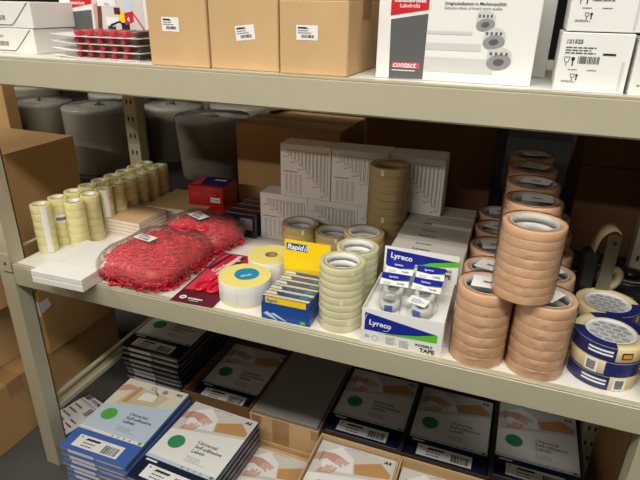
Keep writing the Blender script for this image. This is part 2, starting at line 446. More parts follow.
def roll_box(label, x0, x1, y, d, h, prem):
    t = thing('label_roll_box', label, 'box', ((x0+x1)/2, y+d/2, ZU)); wx = (x1-x0)/2
    MB().box((-wx, -d/2, .0005), (wx, d/2, h), WHITEC, c=.0012).build('body', t)
    M = FRONT(-wx, -d/2, 0); mb = MB()
    if not prem:
        mb.poly([(.021, .001, .0005), (.072, .002, .0005), (.0725, .0895+.002, .0005), (.0185+.0005, .083, .0005)], GREY, M)
        mb.poly([(.018, .088, .0005), (.0725, .0965, .0005), (.0725, .14, .0005), (.018, .14, .0005)], RED, M)
        rect(mb, .073, .065, .136, .0695, .0005, LGREY, M); rect(mb, .073, .044, .15, .0535, .0005, LGREY, M); rect(mb, .073, .014, .17, .034, .0005, LGREY, M)
        rect(mb, .025, .0165, .066, .0245, .0008, PINK, M)
        # the three drawn label rolls
        for cx, cy, r in ((.152, .084, .0125), (.166, .062, .0145), (.176, .036, .0165)):
            mb.disc(cx, cy+.007, r, .0008, LGREY, M=M, ry=r*.5, rot=-.15); rect(mb, cx-r, cy-.004, cx+r, cy+.006, .0009, LGREY, M)
            mb.disc(cx, cy-.005, r, .0011, MGREY, M=M, ry=r*.62, rot=.15); mb.disc(cx, cy-.005, r*.45, .0013, GREY, M=M, ry=r*.28, rot=.15)
            for q in range(4): rect(mb, cx-r*.8+q*r*.42, cy+.004, cx-r*.6+q*r*.42, cy+.008, .0013, GREY, M)
        mb.build('printed_panel', t)
        text('contact', .0115, WHITEC, t, M, (.0255, .0175), .0011, .02, shear=.25)
        text('Etikettenrollen', .0075, WHITEC, t, M, (.023, .1065), .0011, .03, rot=-.02); text('Labelrolls', .0075, WHITEC, t, M, (.031, .099), .0011, .01)
        rect(m2 := MB(), .025, .0125, .06, .0138, .0009, WHITEC, M); m2.build('underline', t)
        text('Originaletiketten in Markenqualität', .0058, INK, t, M, (.094, .1035), .0008, .01)
        text('Genuine labels of brand name quality', .0052, GREY, t, M, (.094, .098), .0008, 0)
    else:
        mb.poly([(.030, .001, .0005), (.078, .001, .0005), (.083, .083, .0005), (.030, .078, .0005)], GREY, M)
        mb.poly([(.030, .085, .0005), (.086, .094, .0005), (.086, .13, .0005), (.03, .13, .0005)], RED, M)
        # the photo print
        mb.poly([(.084, .001, .0005), (.212, .001, .0005), (.212, .105, .0005), (.086, .105, .0005)], LGREY, M)
        mb.poly([(.09, .03, .0007), (.106, .04, .0007), (.11, .08, .0007), (.1, .098, .0007), (.088, .09, .0007)], SKIN, M)
        mb.poly([(.094, .04, .0009), (.104, .035, .0009), (.11, .09, .0009), (.1, .105, .0009), (.098, .075, .0009)], mat('brown_hair_print', (92, 60, 44), .6), M)
        rect(mb, .1, .09, .145, .105, .001, PAPER, M); textlines(mb, .118, .092, .132, .097, 2, .0012, M)
        for (a, b_, c_, d_, m_) in ((.118, .055, .15, .07, WHITEC), (.15, .06, .165, .08, YEL), (.155, .045, .175, .06, NAVY), (.12, .04, .14, .052, INK), (.14, .075, .155, .088, MAROON), (.165, .08, .185, .1, LBLUE)): rect(mb, a, b_, c_, d_, .0009, m_, M)
        mb.poly([(.165, .055, .0011), (.186, .062, .0011), (.186, .082, .0011), (.165, .078, .0011)], RED, M)
        mb.ribbon([(.11, .035), (.13, .055), (.152, .062), (.165, .05), (.172, .035), (.15, .028)], .004, NAVY, .0013, M)
        mb.poly([(.186, .075, .0012), (.21, .045, .0012), (.21, .05, .0012), (.187, .08, .0012)], PINK, M)
        mb.build('printed_panel', t); text('premium', .0098, WHITEC, t, M, (.033, .0925), .0009, .02)
        text('4', .014, WHITEC, t, M, (.17, .062), .0014, .01)
    return t
roll_box('white label roll box with red and grey panel, beside the brown cartons', -.2175, .0045, .822, .1, .2, False)
roll_box('white box with red premium banner and photo, behind the blister packs', -.944, -.724, .955, .06, .2, True)
t = thing('plain_white_box', 'plain white box edge seen behind the label roll box', 'box', (-.075, 1.0, ZU)); MB().box((-.1, -.055, .0005), (.1, .055, .19), WHITE, c=.001).build('body', t)

def code_carton(label, x0, x1, y0, z0, d=.12, h=.0735, rz=0, n=0):
    t = thing('white_code_carton', label, 'box', ((x0+x1)/2, y0+d/2, z0), rz, 'small white cartons with printed codes')
    wx = (x1-x0)/2
    MB().box((-wx, -d/2, .0004), (wx, d/2, h), WHITEC, c=.001).build('body', t)
    M = FRONT(-wx, -d/2, 0); mb = MB()
    barcode(mb, .024, .036, .05, .045, .0006, M, 14, GREY); textlines(mb, .007, .048, .052, .058, 3, .0006, M, GREY)
    rect(mb, .052, .047, .067, .0495, .0006, INK, M); textlines(mb, .014, .0275, .03, .03, 1, .0006, M); textlines(mb, .037, .0275, .05, .03, 1, .0006, M)
    for cx, cy, s_ in ((.011, .0385, 1), (.021, .019, .7)):    # glass and fork mark
        mb.ribbon([(cx-.004*s_, cy+.005*s_), (cx+.003*s_, cy+.005*s_), (cx+.002*s_, cy), (cx-.0005*s_, cy-.002*s_), (cx-.003*s_, cy)], .0008, INK, .0006, M)
        mb.ribbon([(cx-.0005*s_, cy-.002*s_), (cx-.0005*s_, cy-.006*s_)], .0008, INK, .0006, M, closed=False)
        mb.ribbon([(cx+.007*s_, cy+.005*s_), (cx+.007*s_, cy-.006*s_)], .0014, INK, .0006, M, closed=False)
        rect(mb, cx+.005*s_, cy+.001*s_, cx+.009*s_, cy+.005*s_, .0006, INK, M)
    textlines(mb, .008, .012, .03, .015, 2, .0006, M)
    rect(mb, .076 if wx > .04 else .03, .003, .079 if wx > .04 else .032, .04, .0005, LGREY, M)
    mb.build('printed_front', t); text('121525', .0068, INK, t, M, (.006, .0605), .0007, .02)
    return t
code_carton('small white carton printed 121525, standing directly on the shelf', .034, .119, .805, ZU, n=1)
code_carton('small white carton with code print, stacked on top of another', .0375, .128, .808, ZU+.0745, h=.075)
code_carton('white carton cut off by the right edge, beside the 121525 carton', .1235, .21, .80, ZU, h=.068)

# blister packs of red cylinders
for k in range(4):
    t = thing('blister_pack', ['lowest of four red blister packs', 'second lowest of four red blister packs', 'second highest of four red blister packs', 'top one of four red blister packs'][k]+' on the upper shelf', 'blister pack', (-.745+[0, .003, -.002, .001][k], .875, ZU+.0005+k*.0125), .02*(k % 2)-.01, 'blister packs of red ink rollers')
    vs = []; fs = []; n = 12
    for i in range(n+1):
        x = -.11+.2*i/n; z = .0006+.004*max(0, (-.06-x)/.05)**1.5
        vs += [(x, -.045, z), (x, .045, z), (x, .045, z+.0008), (x, -.045, z+.0008)]
    for i in range(n):
        for a in range(4): fs.append((4*i+a, 4*i+(a+1) % 4, 4*i+4+(a+1) % 4, 4*i+4+a))
    fs += [(3, 2, 1, 0), (4*n, 4*n+1, 4*n+2, 4*n+3)]
    MB().add(vs, fs, WHITEC).build('backing_card', t)
    for i in range(6):
        x = -.056+i*.0268
        mr = RUBD if (i < 5) else mat('black_ink_roller', (50, 34, 36), .4)
        M = Matrix.Translation((x, -.036, .0069)) @ Matrix.Rotation(-PI/2, 4, 'X')
        r_ = MB().lathe([(.001, 0), (.0048, 0), (.0052, .001), (.0052, .07), (.001, .07)], mr, 20, M).build('ink_roller', t)
        MB().box((x-.0085, -.0415, .0016), (x+.0085, .04, .0122), SLEEVE, c=.002).build('blister', t)

# ================================================================ tape towers
RC = {}
def roll_mesh(ro, ri, h, m, tag_='tape_roll'):
    k = (ro, ri, h, m.name)
    if k not in RC:
        c = min(.0007, h*.06); e = .0002
        pr = [(ri, e), (ro-c, e), (ro-c*.3, e+c*.3), (ro, e+c), (ro+.0002, h/2), (ro, h-e-c), (ro-c*.3, h-e-c*.3), (ro-c, h-e), (ri, h-e)]
        RC[k] = MB().lathe(pr, m, 56, closed=True).mesh(tag_)
    return RC[k]
def core_mesh(ri, h, m):
    k = ('core', ri, h, m.name)
    if k not in RC:
        t = .0022 if ri > .03 else .0012
        RC[k] = MB().lathe([(ri-t, .0005), (ri-.0003, .0005), (ri-.0003, h-.0002), (ri-t, h-.0002)], m, 40, closed=True).mesh('core')
    return RC[k]
def tower(label, x, y, z0, n, h, ro, ri, m, cm, group=None, wrap=True, card=None, jit=.0004, tabs=0, strip=None, cat='tape', lean=0, rolls=True):
    t = thing('tape_tower', label, cat, (x, y, z0), math.atan2(-y, -x)+PI/2, group)   # local -y faces the aisle
    rn = random.Random(int(abs(x*1000)+y*777))
    a, b = roll_mesh(ro, ri, h, m), core_mesh(ri, h, cm)
    for k in range(n):
        r_ = link('tape_roll', a, t, (rn.uniform(-jit, jit), rn.uniform(-jit, jit), k*h), (0, 0, rn.uniform(0, 6)))
        link('core', b, r_)
    H = n*h
    for q in range(tabs):
        an = -PI/2+rn.uniform(-.45, .45); kk = (n-1, n//2, 1)[q % 3]
        MB().patch(ro+.0008, an-.07, an+.07, kk*h+h*.15, kk*h+h*.85, mat('whitish_tab', (232, 230, 206), .5), 4).build('end_tab', t)
    if strip:
        if strip == 'v': MB().patch(ro+.0008, -PI/2-.12, -PI/2+.42, .002, H-.001, PAPER, 6).build('paper_strip', t)
        if strip == 'h':
            mb = MB().patch(ro+.0008, -PI/2-.9, -PI/2+.9, H*.5, H*.68, PAPER, 10)
            mb.patch(ro+.0011, -PI/2-.5, -PI/2+.5, H*.55, H*.62, INKG, 8); mb.build('paper_strip', t)
    if wrap:
        rr = ro+.0013
        mb = MB(); prof = [(ri*.75, .0006), (ro*.95, .0006)]; kz = 10
        vs = []; fs = []; N = 48; rings = [(rr*.8, H+.0012), (rr*.97, H+.0008)]+[(rr, H-.004-(H-.006)*q/kz) for q in range(kz+1)]
        for r_, z in rings:
            for i in range(N):
                an = 2*PI*i/N; rj = r_+rn.uniform(-.0002, .0006); vs.append((rj*math.cos(an), rj*math.sin(an), max(z, .0006)))
        for q in range(len(rings)-1):
            for i in range(N):
                j = (i+1) % N; fs.append((q*N+i, (q+1)*N+i, (q+1)*N+j, q*N+j))
        MB().add(vs, fs, WRAP, True).build('shrink_wrap', t)
    if card:
        s_, rot = card
        M = Matrix.Translation((.004, 0, H+.0018)) @ Matrix.Rotation(rot, 4, 'Z')
        mb = MB(); mb.poly([(-.026*s_, -.018*s_, 0), (.026*s_, -.018*s_, .001), (.028*s_, .018*s_, .0015), (-.024*s_, .018*s_, .0005)], PAPER, M)
        rect(mb, -.009*s_, -.003*s_, .009*s_, .002*s_, .0014, INKG, M); mb.build('paper_label', t)
    return t
RB, RI = .0460, .0365
gb = 'brown packing tape towers'
LH = .0198
for k, (y, nm) in enumerate(((.832, 'front'), (.938, 'second'), (1.04, 'third'), (1.142, 'fourth'), (1.243, 'rearmost'))):
    tower(['front left brown tape tower on the shelf, paper label on top', 'brown tape tower directly behind the front left tower', 'brown tape tower third in the left row, under the shadow', 'brown tape tower fourth in the left row, beside the grey cartons', 'rearmost brown tape tower in the low left row'][k],
          -.0095-.0005*k, y, ZM, 7, [LH, .0172, .0172, .0172, .0172][k], RB, RI, BTAPE, COREG, gb, card=(1.1, [.0, -.3, .25, -.4, .1][k]))
for k, y in enumerate((.834, .938, 1.04, 1.142, 1.243)):
    tower(['front right brown tape tower with folded label, below the high tower', 'brown tape tower behind the front right one, label peeking out', 'low brown tape tower third in the right row', 'low brown tape tower fourth in the right row', 'low brown tape tower last in the right row'][k],
          .0855+.002*k, y, ZM, 7, LH-.0006 if k == 0 else .0185, .0462 if k == 0 else RB, RI, BTAPE, COREG, gb, card=(.8, [1.1, .8, 0, 0, 0][k]))
for k, y in enumerate((.822, .928, 1.032, 1.14, 1.246)):
    tower(['bright brown tape tower standing on two others, nearest the front', 'raised brown tape tower right behind the bright one, square label', 'raised brown tape tower third in line, narrow label', 'raised brown tape tower fourth in line, dark label top', 'raised brown tape tower farthest back, loose label edge'][k],
          .045-.002*k, y, .7575, 8, .0152, RB+.0009, RI, BTAPE, COREG, gb, card=None if k == 0 else (.95, [0, .1, -.15, -.3, .3][k]))

# clear tape towers
RCl = .0418
tower('tall pale clear tape tower at the front, right of the yellow display', -.2635, .838, ZM, 9, .0146, RCl, .0322, CTP, COREW, 'clear tape towers', tabs=3, wrap=False)
tower('pale clear tape tower directly behind the tall front one', -.262, .930, ZM, 8, .0152, RCl, .0322, CTP, COREW, 'clear tape towers', tabs=1, wrap=False)
tower('amber clear tape tower in front of the white boxes, leftmost', -.4525, 1.09, ZM, 5, .0164, .0435, .0345, CTPB, COREW, 'clear tape towers', tabs=2, wrap=False)
tower('amber clear tape tower between two others, before the white boxes', -.366, 1.085, ZM, 5, .0152, .042, .0335, CTPB, COREW, 'clear tape towers', tabs=1, wrap=False)
tower('amber clear tape tower behind the pale ones, below the tall amber tower', -.273, 1.016, ZM, 7, .0168, .043, .0335, CTPB, COREW, 'clear tape towers', wrap=False)
tower('tall amber tape tower standing high before the white boxes', -.247, 1.101, ZM, 14, .0175, .043, .033, CTPB, COREB, 'clear tape towers', tabs=2)

ords = ['front', 'second', 'third', 'fourth', 'fifth', 'sixth', 'seventh', 'eighth', 'ninth']
for k in range(9):
    y = [.877, .93, .981, 1.029, 1.077, 1.125, 1.172, 1.22, 1.266][k]
    tower(f'small pale tape tower, {ords[k]} from the front in the left row'.replace('front from the front', 'nearest the front'), -1.024, y, ZM, 6, .0198, .0230, .012, CTPY, COREW, 'small clear tape towers', strip='v' if k == 0 else ('h' if k == 1 else None), jit=.0004, wrap=False)
for k in range(8):
    y = [.925, .978, 1.026, 1.074, 1.120, 1.168, 1.216, 1.262][k]
    tower(f'small pale tape tower, {ords[k]} from the front in the right row'.replace('front from the front', 'nearest the front'), -.970, y, ZM, 6, .0198, .0230, .012, CTPY, COREW, 'small clear tape towers', strip='v' if k == 2 else None, jit=.0004, wrap=k in (1, 2, 7))

# ================================================================ stationery on the middle shelf
# white flat boxes at the left front
for k in range(2):
    t = thing('flat_white_box', ['white flat box at the left front overhanging the shelf, lower of two', 'white flat box at the left front, upper of two'][k], 'box', (-.862, .822, ZM+.0012+k*.0148), .035, 'flat white boxes at the shelf edge')
    MB().box((-.066, -.085, .0003), (.066, .085, .0145), WHITE, c=.001).build('body', t)
    mb = MB(); rect(mb, -.06, .0, .06, .0012, .0003, LGREY, TOP(0, -.03, .0145)); rect(mb, -.03, -.05, -.029, .06, .0003, LGREY, TOP(0, .0, .0145)); mb.build('fold_line', t)
    if k: MB().tube([(.04, .083, .0155), (.052, .07, .0165)], .0012, INK, 6).build('black_mark', t)
# note pads
for k in range(5):
    t = thing('note_pad', ['lowest', 'second lowest', 'middle', 'second highest', 'top'][k]+' kraft-backed note pad of five beside the red bag', 'note pad', (-.916, 1.06, ZM+.0002+k*.0095), -.03+.004*k, 'kraft note pads in the front pile')
    MB().box((-.064, -.055, .0003), (.064, .055, .0082), PAPERE).build('paper_block', t)
    MB().box((-.0645, -.0555, .0083), (.0645, .0555, .0093), CARD).build('cover', t)
for k in range(3):
    t = thing('note_pad', ['bottom', 'middle', 'top'][k]+' large kraft note pad of three behind the front pile', 'note pad', (-.846, 1.212, ZM+.0002+k*.0145), .015*k, 'kraft note pads in the rear pile')
    MB().box((-.085, -.075, .0003), (.085, .075, .0128), PAPERE).build('paper_block', t)
    MB().box((-.0855, -.0755, .0129), (.0855, .0755, .0141), CARD).build('cover', t)
# red boxes
for k in range(2):
    t = thing('red_box', ['red printed box under another, behind the red bags', 'red printed box with blue top, stacked behind the red bags'][k], 'box', (-.777, 1.235, ZM+.0004+k*.0495), .09, 'red printed boxes')
    R2 = mat('red_box_print', (190, 24, 30), .4, coat=.2)
    MB().box((-.052, -.045, .0003), (.052, .045, .049), R2, c=.001).build('body', t)
    M = FRONT(-.052, -.045, 0); mb = MB(); rect(mb, .066, .006, .094, .020, .0005, PAPER, M); textlines(mb, .01, .022, .04, .034, 2, .0005, M, PINK); textlines(mb, .06, .026, .09, .032, 1, .0005, M, PINK); mb.build('printed_front', t)
    text('75 mm', .0085, INK, t, M, (.068, .010), .0007, .02)
    if k:
        mb = MB(); M = TOP(0, 0, .049); mb.poly([(-.02, -.028, .0005), (.05, -.036, .0005), (.05, .042, .0005), (-.035, .042, .0005)], SPLBLUE, M); rect(mb, .0, .015, .035, .023, .0008, PAPER, M); mb.poly([(-.05, -.04, .0005), (-.022, -.028, .0005), (-.036, .04, .0005), (-.05, .04, .0005)], PINK, M); mb.build('printed_top', t)
# dark navy boxes
for k in range(4):
    y = 1.142+.0335*k
    t = thing('navy_box', ['front', 'second', 'third', 'last'][k]+' narrow dark navy box in the row beside the white boxes', 'box', (-.634, y, ZM), .01, 'dark navy boxes with yellow edge')
    MB().box((-.043, -.016, .0004), (.043, .016, .063), NAVY, c=.001).build('body', t)
    mb = MB(); rect(mb, -.043, -.0155, .043, -.0115, .0006, GOLD, TOP(0, 0, .063)); rect(mb, -.03, -.006, .0, .004, .0006, SPLBLUE, TOP(0, 0, .063)); 
    if k == 0: rect(mb, .0, .022, .035, .054, .0006, MGREY, FRONT(0, -.016, 0)); rect(mb, -.035, .01, -.01, .03, .0006, SPLBLUE, FRONT(0, -.016, 0))
    mb.build('printed_edge', t)

# white boxes with rows of loops
def loop_box(label, x0, z0, wd=.1285, h=.1235, y=1.146, d=.06, lift=0):
    t = thing('patterned_white_box', label, 'box', (x0+wd/2, y+d/2, z0), 0, 'white boxes printed with long loops')
    MB().box((-wd/2, -d/2, .0004), (wd/2, d/2, h), mat('white_matt_box', (238, 235, 230), .6), c=.001).build('body', t)
    M = FRONT(-wd/2, -d/2, 0); mb = MB(); n = 11
    for i in range(n):
        cx = .024+i*(wd-.034)/(n-1); L = .016+.09*(i/(n-1))**1.25; r = .0033; top = h-.014
        pts = [(cx+r*math.cos(a), top-r+r*math.sin(a)) for a in [PI*q/6 for q in range(7)]]+[(cx+r*math.cos(a), top-L+r+r*math.sin(a)) for a in [PI+PI*q/6 for q in range(7)]]
        mb.ribbon(pts, .0009, GREY, .0006, M)
        if i % 2 == 0: rect(mb, cx-.015, top-L-.002, cx-.006, top-L-.0005, .0006, INKG, M)
    for c_ in range(4): textlines(mb, .012+c_*.0125, .008, .021+c_*.0125, .058, 16, .0006, M, MGREY, .35)
    rect(mb, .008, .062, .045, .064, .0006, INKG, M)
    mb.build('printed_loops', t)
    if lift: MB().add([(-wd/2, -d/2, h+.0004), (wd/2, -d/2, h+.0004), (wd/2, d/2-.01, h+lift), (-wd/2, d/2-.01, h+lift*.6)], [(0, 1, 2, 3)], WHITE).build('lifted_flap', t)
    return t
loop_box('white loop-printed box on the shelf at the left end of the lower row', -.585, ZM)
loop_box('white loop-printed box in the middle of the lower row', -.456, ZM)
loop_box('white loop-printed box at the right of the lower row, behind amber tape', -.327, ZM, wd=.119)
loop_box('white loop-printed box on the upper row, leftmost of three', -.527, ZM+.124, h=.13)
loop_box('white loop-printed box on the upper row, middle of three', -.396, ZM+.124, wd=.136, h=.13, lift=.006)
loop_box('white loop-printed box on the upper row, right end behind the amber tower', -.258, ZM+.124, wd=.123, h=.13, lift=.008)

# invisible tape cartons
def lyreco_front(t, M, wd, h):
    mb = MB(); k = wd/.143
    mb.poly([(.006, h*.90, .0006), (.134*k, h*.62, .0006), (.134*k, h*.55, .0006), (.09*k, h*.44, .0006), (.05*k, h*.40, .0006), (.006, h*.40, .0006)], BLUE, M)
    mb.poly([(.134*k, h*.63, .0008), (.134*k, h*.41, .0008), (.03*k, h*.36, .0008), (.07*k, h*.43, .0008), (.1*k, h*.5, .0008)], GREEN, M)
    textlines(mb, .046*k, h*.1, .066*k, h*.32, 6, .0006, M, MGREY); textlines(mb, .07*k, h*.08, .09*k, h*.3, 6, .0006, M, MGREY)
    textlines(mb, .008, h*.2, .018*k, h*.28, 2, .0006, M)
    mb.ribbon([(.026*k+.005*math.cos(a), h*.2+.005*math.sin(a)) for a in [2*PI*q/14 for q in range(14)]], .0006, GREY, .0006, M)
    mb.ribbon([(.013+.006*math.cos(a), h*.69+.012*math.sin(a)) for a in [PI*.55+PI*.45*q/6 for q in range(7)]], .001, LBLUE, .001, M, closed=False)
    mb.ribbon([(.043*k+.010*math.cos(a), h*.62+.012*math.sin(a)) for a in [-PI*.6+PI*.6*q/6 for q in range(7)]], .001, LBLUE, .001, M, closed=False)
    mb.build('printed_front', t)
    text('Lyreco', .0145, WHITEC, t, M, (.0135, h*.575), .0011, .03, rot=-.06)
    text('INVISIBLE', .0072, NAVY, t, M, (.098*k, h*.22), .0008, .02); text('TAPE', .0115, NAVY, t, M, (.106*k, h*.07), .0008, .03)
t = thing('tape_display_box', 'open white and blue invisible tape display box at the shelf front', 'display box', (-.137, .79, ZM), .02)
mb = MB(); wx, d, h = .0715, .145, .0715
mb.box((-wx, 0, .0004), (wx, .0015, h), WHITEC); mb.box((-wx, d-.0015, .0004), (wx, d, h), WHITEC); mb.box((-wx, .0016, .0004), (-wx+.0015, d-.0016, h), WHITEC)
mb.box((wx-.0015, .0016, .0004), (wx, d-.0016, h), WHITEC); mb.box((-wx+.0016, .0016, .0004), (wx-.0016, d-.0016, .002), WHITEC)
mb.box((-wx+.002, .002, .060), (wx-.002, d-.002, .0615), WHITEC)
mb.build('tray', t); lyreco_front(t, FRONT(-wx, 0, 0), .143, h)
lid = MB().box((-wx, 0, 0), (wx, .0015, .058), WHITEC).build('lid', t, (.003, d+.001, h-.001), (-.06, 0, 0))
M = FRONT(-wx, 0, 0); mb = MB()
mb.poly([(.004, .053, .0006), (.143, .046, .0006), (.075, .030, .0006), (.03, .022, .0006), (.004, .020, .0006)], BLUE, M); mb.poly([(.143, .047, .0008), (.143, .037, .0008), (.05, .02, .0008), (.09, .036, .0008)], GREEN, M); mb.build('printed_header', lid)
text('Lyreco', .0155, WHITEC, lid, M, (.012, .036), .0011, .03, rot=-.06); text('INVISIBLE', .0075, NAVY, lid, M, (.1, .0235), .0011, .02, rot=-.04); text('TAPE', .0125, NAVY, lid, M, (.103, .0105), .0011, .03, rot=-.04)
# refills
k = 0
for (x, y, z, tilt, nm) in ((-.03, .03, .0, .2, 0), (.028, .03, .0, .2, 1), (-.032, .067, .008, .42, 2), (.026, .068, .008, .42, 3), (-.032, .106, .016, .5, 4), (.026, .106, .016, .5, 5)):
    t = thing('tape_refill', ['clear tape refill at the front left of the open display box', 'clear tape refill lying at the front right of the display box', 'blue-headed tape refill, middle left in the display box', 'blue-headed tape refill, middle right in the display box', 'blue-headed tape refill, back left near the lid', 'blue-headed tape refill, back right near the lid'][k], 'tape refill', (-.137+x, .79+y, ZM+.074+z*.8), [.15, -.3, .05, -.04, .02, .06][k], 'tape refills in the display box')
    a = tilt if nm > 1 else .15
    R_ = Matrix.Rotation(a, 4, 'X')
    mb = MB(); mb.lathe([(.011, -.008), (.0185, -.008), (.0185, .008), (.011, .008)], mat('clear_refill_tape', (214, 218, 216), .2, coat=.6, trans=.3), 28, R_, closed=True); mb.build('tape_roll', t)
    mb = MB(); mb.box((-.008, -.021, -.009), (.006, -.0187, .009), mat('mid_blue_plastic', (70, 104, 178), .4), R_, .001); mb.build('cutter', t)
    if nm > 1:
        mb = MB(); M = R_ @ Matrix.Translation((0, .008, .011)); mb.box((-.026, -.008, 0), (.026, .020, .0008), WHITEC, M)
        mb.poly([(-.026, .006, .001), (.0, .003, .001), (.026, .008, .001), (.026, .020, .001), (-.026, .020, .001)], BLUE, M)
        mb.poly([(.002, .0025, .0012), (.026, .008, .0012), (.026, .005, .0012)], GREEN, M)
        textlines(mb, -.02, -.006, -.004, .0, 2, .0011, M, MGREY); mb.build('header_card', t)
        text('TAPE', .0062, NAVY, t, M, (.004, -.005), .0012, .02); text('Lyreco', .006, WHITEC, t, M, (-.012, .010), .0012, .02)
    else:
        mb = MB(); M = R_ @ Matrix.Translation((.01*(-1)**nm, .004, .0095)); mb.box((-.018, -.011, 0), (.018, .011, .0005), WHITEC if nm else SLEEVE, M); textlines(mb, -.012, -.006, .012, .006, 3, .0007, M, PBLUE if nm else MGREY); mb.build('header_card', t)
    MB().box((-.0215, -.022, -.0095), (.0215, .0215, .0095), SLEEVE, R_, .004).build('pouch', t)
    k += 1
for k in range(4):
    t = thing('grey_tape_carton', ['first grey tape carton just behind the display lid', 'second grey tape carton behind the display lid', 'third grey tape carton with a white strip along its front edge', 'last grey tape carton at the back, under the white box'][k], 'box', (-.1295-.001*k, .9775+.0708*k if k < 3 else .9775+.2124, ZM), 0, 'closed tape cartons behind the display box')
    dd = .035 if k < 3 else .034
    MB().box((-.0715, -dd, .0004), (.0715, dd, .1235), GREYC, c=.0015).build('body', t)
    M = TOP(0, 0, .1235)
    text('Lyreco', .0125, INK, t, M, (-.03, -.024), .0005, .02, shear=.1); text('BUDGET', .0085, INK, t, M, (-.028, .004), .0005, .02)
    if k == 2: rect(mb := MB(), -.012, -.034, .071, -.018, .001, PAPER, M); mb.build('white_strip', t)

# yellow display with staple boxes
t = thing('staple_display', 'yellow and blue staple display tray with raised yellow header', 'display box', (-.36, .795, ZM), .02)
RBL = mat('staple_box_blue', (24, 76, 156), .35, coat=.3)
mb = MB(); wx, d = .0495, .114
mb.box((-wx, 0, .0004), (wx, .001, .030), RBL); mb.box((-wx, .0012, .0004), (-wx+.001, d, .034), RBL); mb.box((wx-.001, .0012, .0004), (wx, d, .034), RBL); mb.box((-wx, d, .0004), (wx, d+.0012, .06), YEL); mb.box((-wx+.0011, .0011, .0004), (wx-.0011, d-.0001, .0012), RBL); mb.build('tray', t)
M = FRONT(-wx, 0, 0); mb = MB(); mb.poly([(.004, .012, .0005), (.03, .002, .0005), (.034, .002, .0005), (.012, .018, .0005)], LBLUE, M); mb.poly([(.018, .014, .0005), (.05, .002, .0005), (.054, .002, .0005), (.026, .017, .0005)], LBLUE, M); rect(mb, .08, .003, .09, .009, .0006, GREEN, M); mb.build('printed_front', t)
hd = MB().box((-wx, 0, 0), (wx, .0012, .068), YEL).build('header', t, (-.002, d+.0014, .049), (-.12, 0, 0))
M = FRONT(-wx, 0, 0); rect(mb := MB(), .004, .046, .05, .061, .0005, RBL, M); mb.build('logo_panel', hd); text('Rapid', .0155, WHITEC, hd, M, (.006, .0485), .0009, .03, shear=.2); text('//', .0155, WHITEC, hd, M, (.043, .0485), .0009, .03, shear=.2)
for k in range(5):
    t = thing('staple_box', ['front staple box of five in the yellow display, full face visible', 'second staple box from the front in the yellow display', 'middle staple box of five in the yellow display', 'fourth staple box from the front in the yellow display', 'rearmost staple box, against the yellow header'][k], 'staple box', (-.3605+.0004*k, .808+.0222*k, ZM+.0016), .02, 'staple boxes in the yellow display')
    MB().box((-.0475, -.0105, .0003), (.0475, .0105, .049), RBL, c=.0008).build('body', t)
    mb = MB(); M = TOP(0, 0, .049); rect(mb, -.046, -.010, .047, -.0045, .0005, YEL, M); mb.poly([(-.046, -.002, .0005), (-.02, -.002, .0005), (-.026, .008, .0005), (-.046, .008, .0005)], LBLUE, M); rect(mb, .024, -.0, .04, .006, .0005, TEAL, M)
    M = FRONT(-.0475, -.0105, 0); rect(mb, .006, .034, .089, .047, .0006, YEL, M) if k == 0 else None; mb.build('printed_faces', t)
    if k == 0: text('Rapid', .0095, PBLUE, t, M, (.008, .037), .0009, .03, shear=.2)

# label rolls
for k, (x, y, z0, ro, h, ri, lbl) in enumerate(((-.479, .860, ZM, .054, .047, .02, 'label roll with blue round sticker, yellow sides, at the shelf front'), (-.470, .968, ZM, .052, .048, .014, 'yellow-sided label roll with open brown core, behind the stickered roll'))):
    t = thing('label_roll', lbl, 'label roll', (x, y, z0), math.atan2(-y, -x)+PI/2, 'rolls of adhesive labels')
    mb = MB().lathe([(ri, .0008), (ro-.001, .0008), (ro, .002), (ro, h-.001), (ro-.0008, h)], mat('white_label_web', (232, 230, 222), .5), 64)
    mb.lathe([(ro-.0008, h), (ri, h)], PYEL, 64)
    for q in range(9):
        an = 2*PI*q/9+.2; mb.patch(ro+.0003, an, an+.012, .002, h-.002, LGREY, 2)
    mb.patch(ro+.0002, 0, 2*PI, .001, .0035, PYEL, 48); mb.build('label_web', t)
    MB().lathe([(ri-.003, .001), (ri-.0002, .001), (ri-.0002, h-.0005), (ri-.003, h-.0005)], COREB, 32, closed=True).build('core', t)
    if k == 0:
        MB().disc(.004, .004, .0255, h+.0008, TEAL, 40).build('round_sticker', t); text('labels', .0105, PYEL, t, TOP(0, 0, h+.0008), (-.008, -.009), .0004, .03, rot=.25)

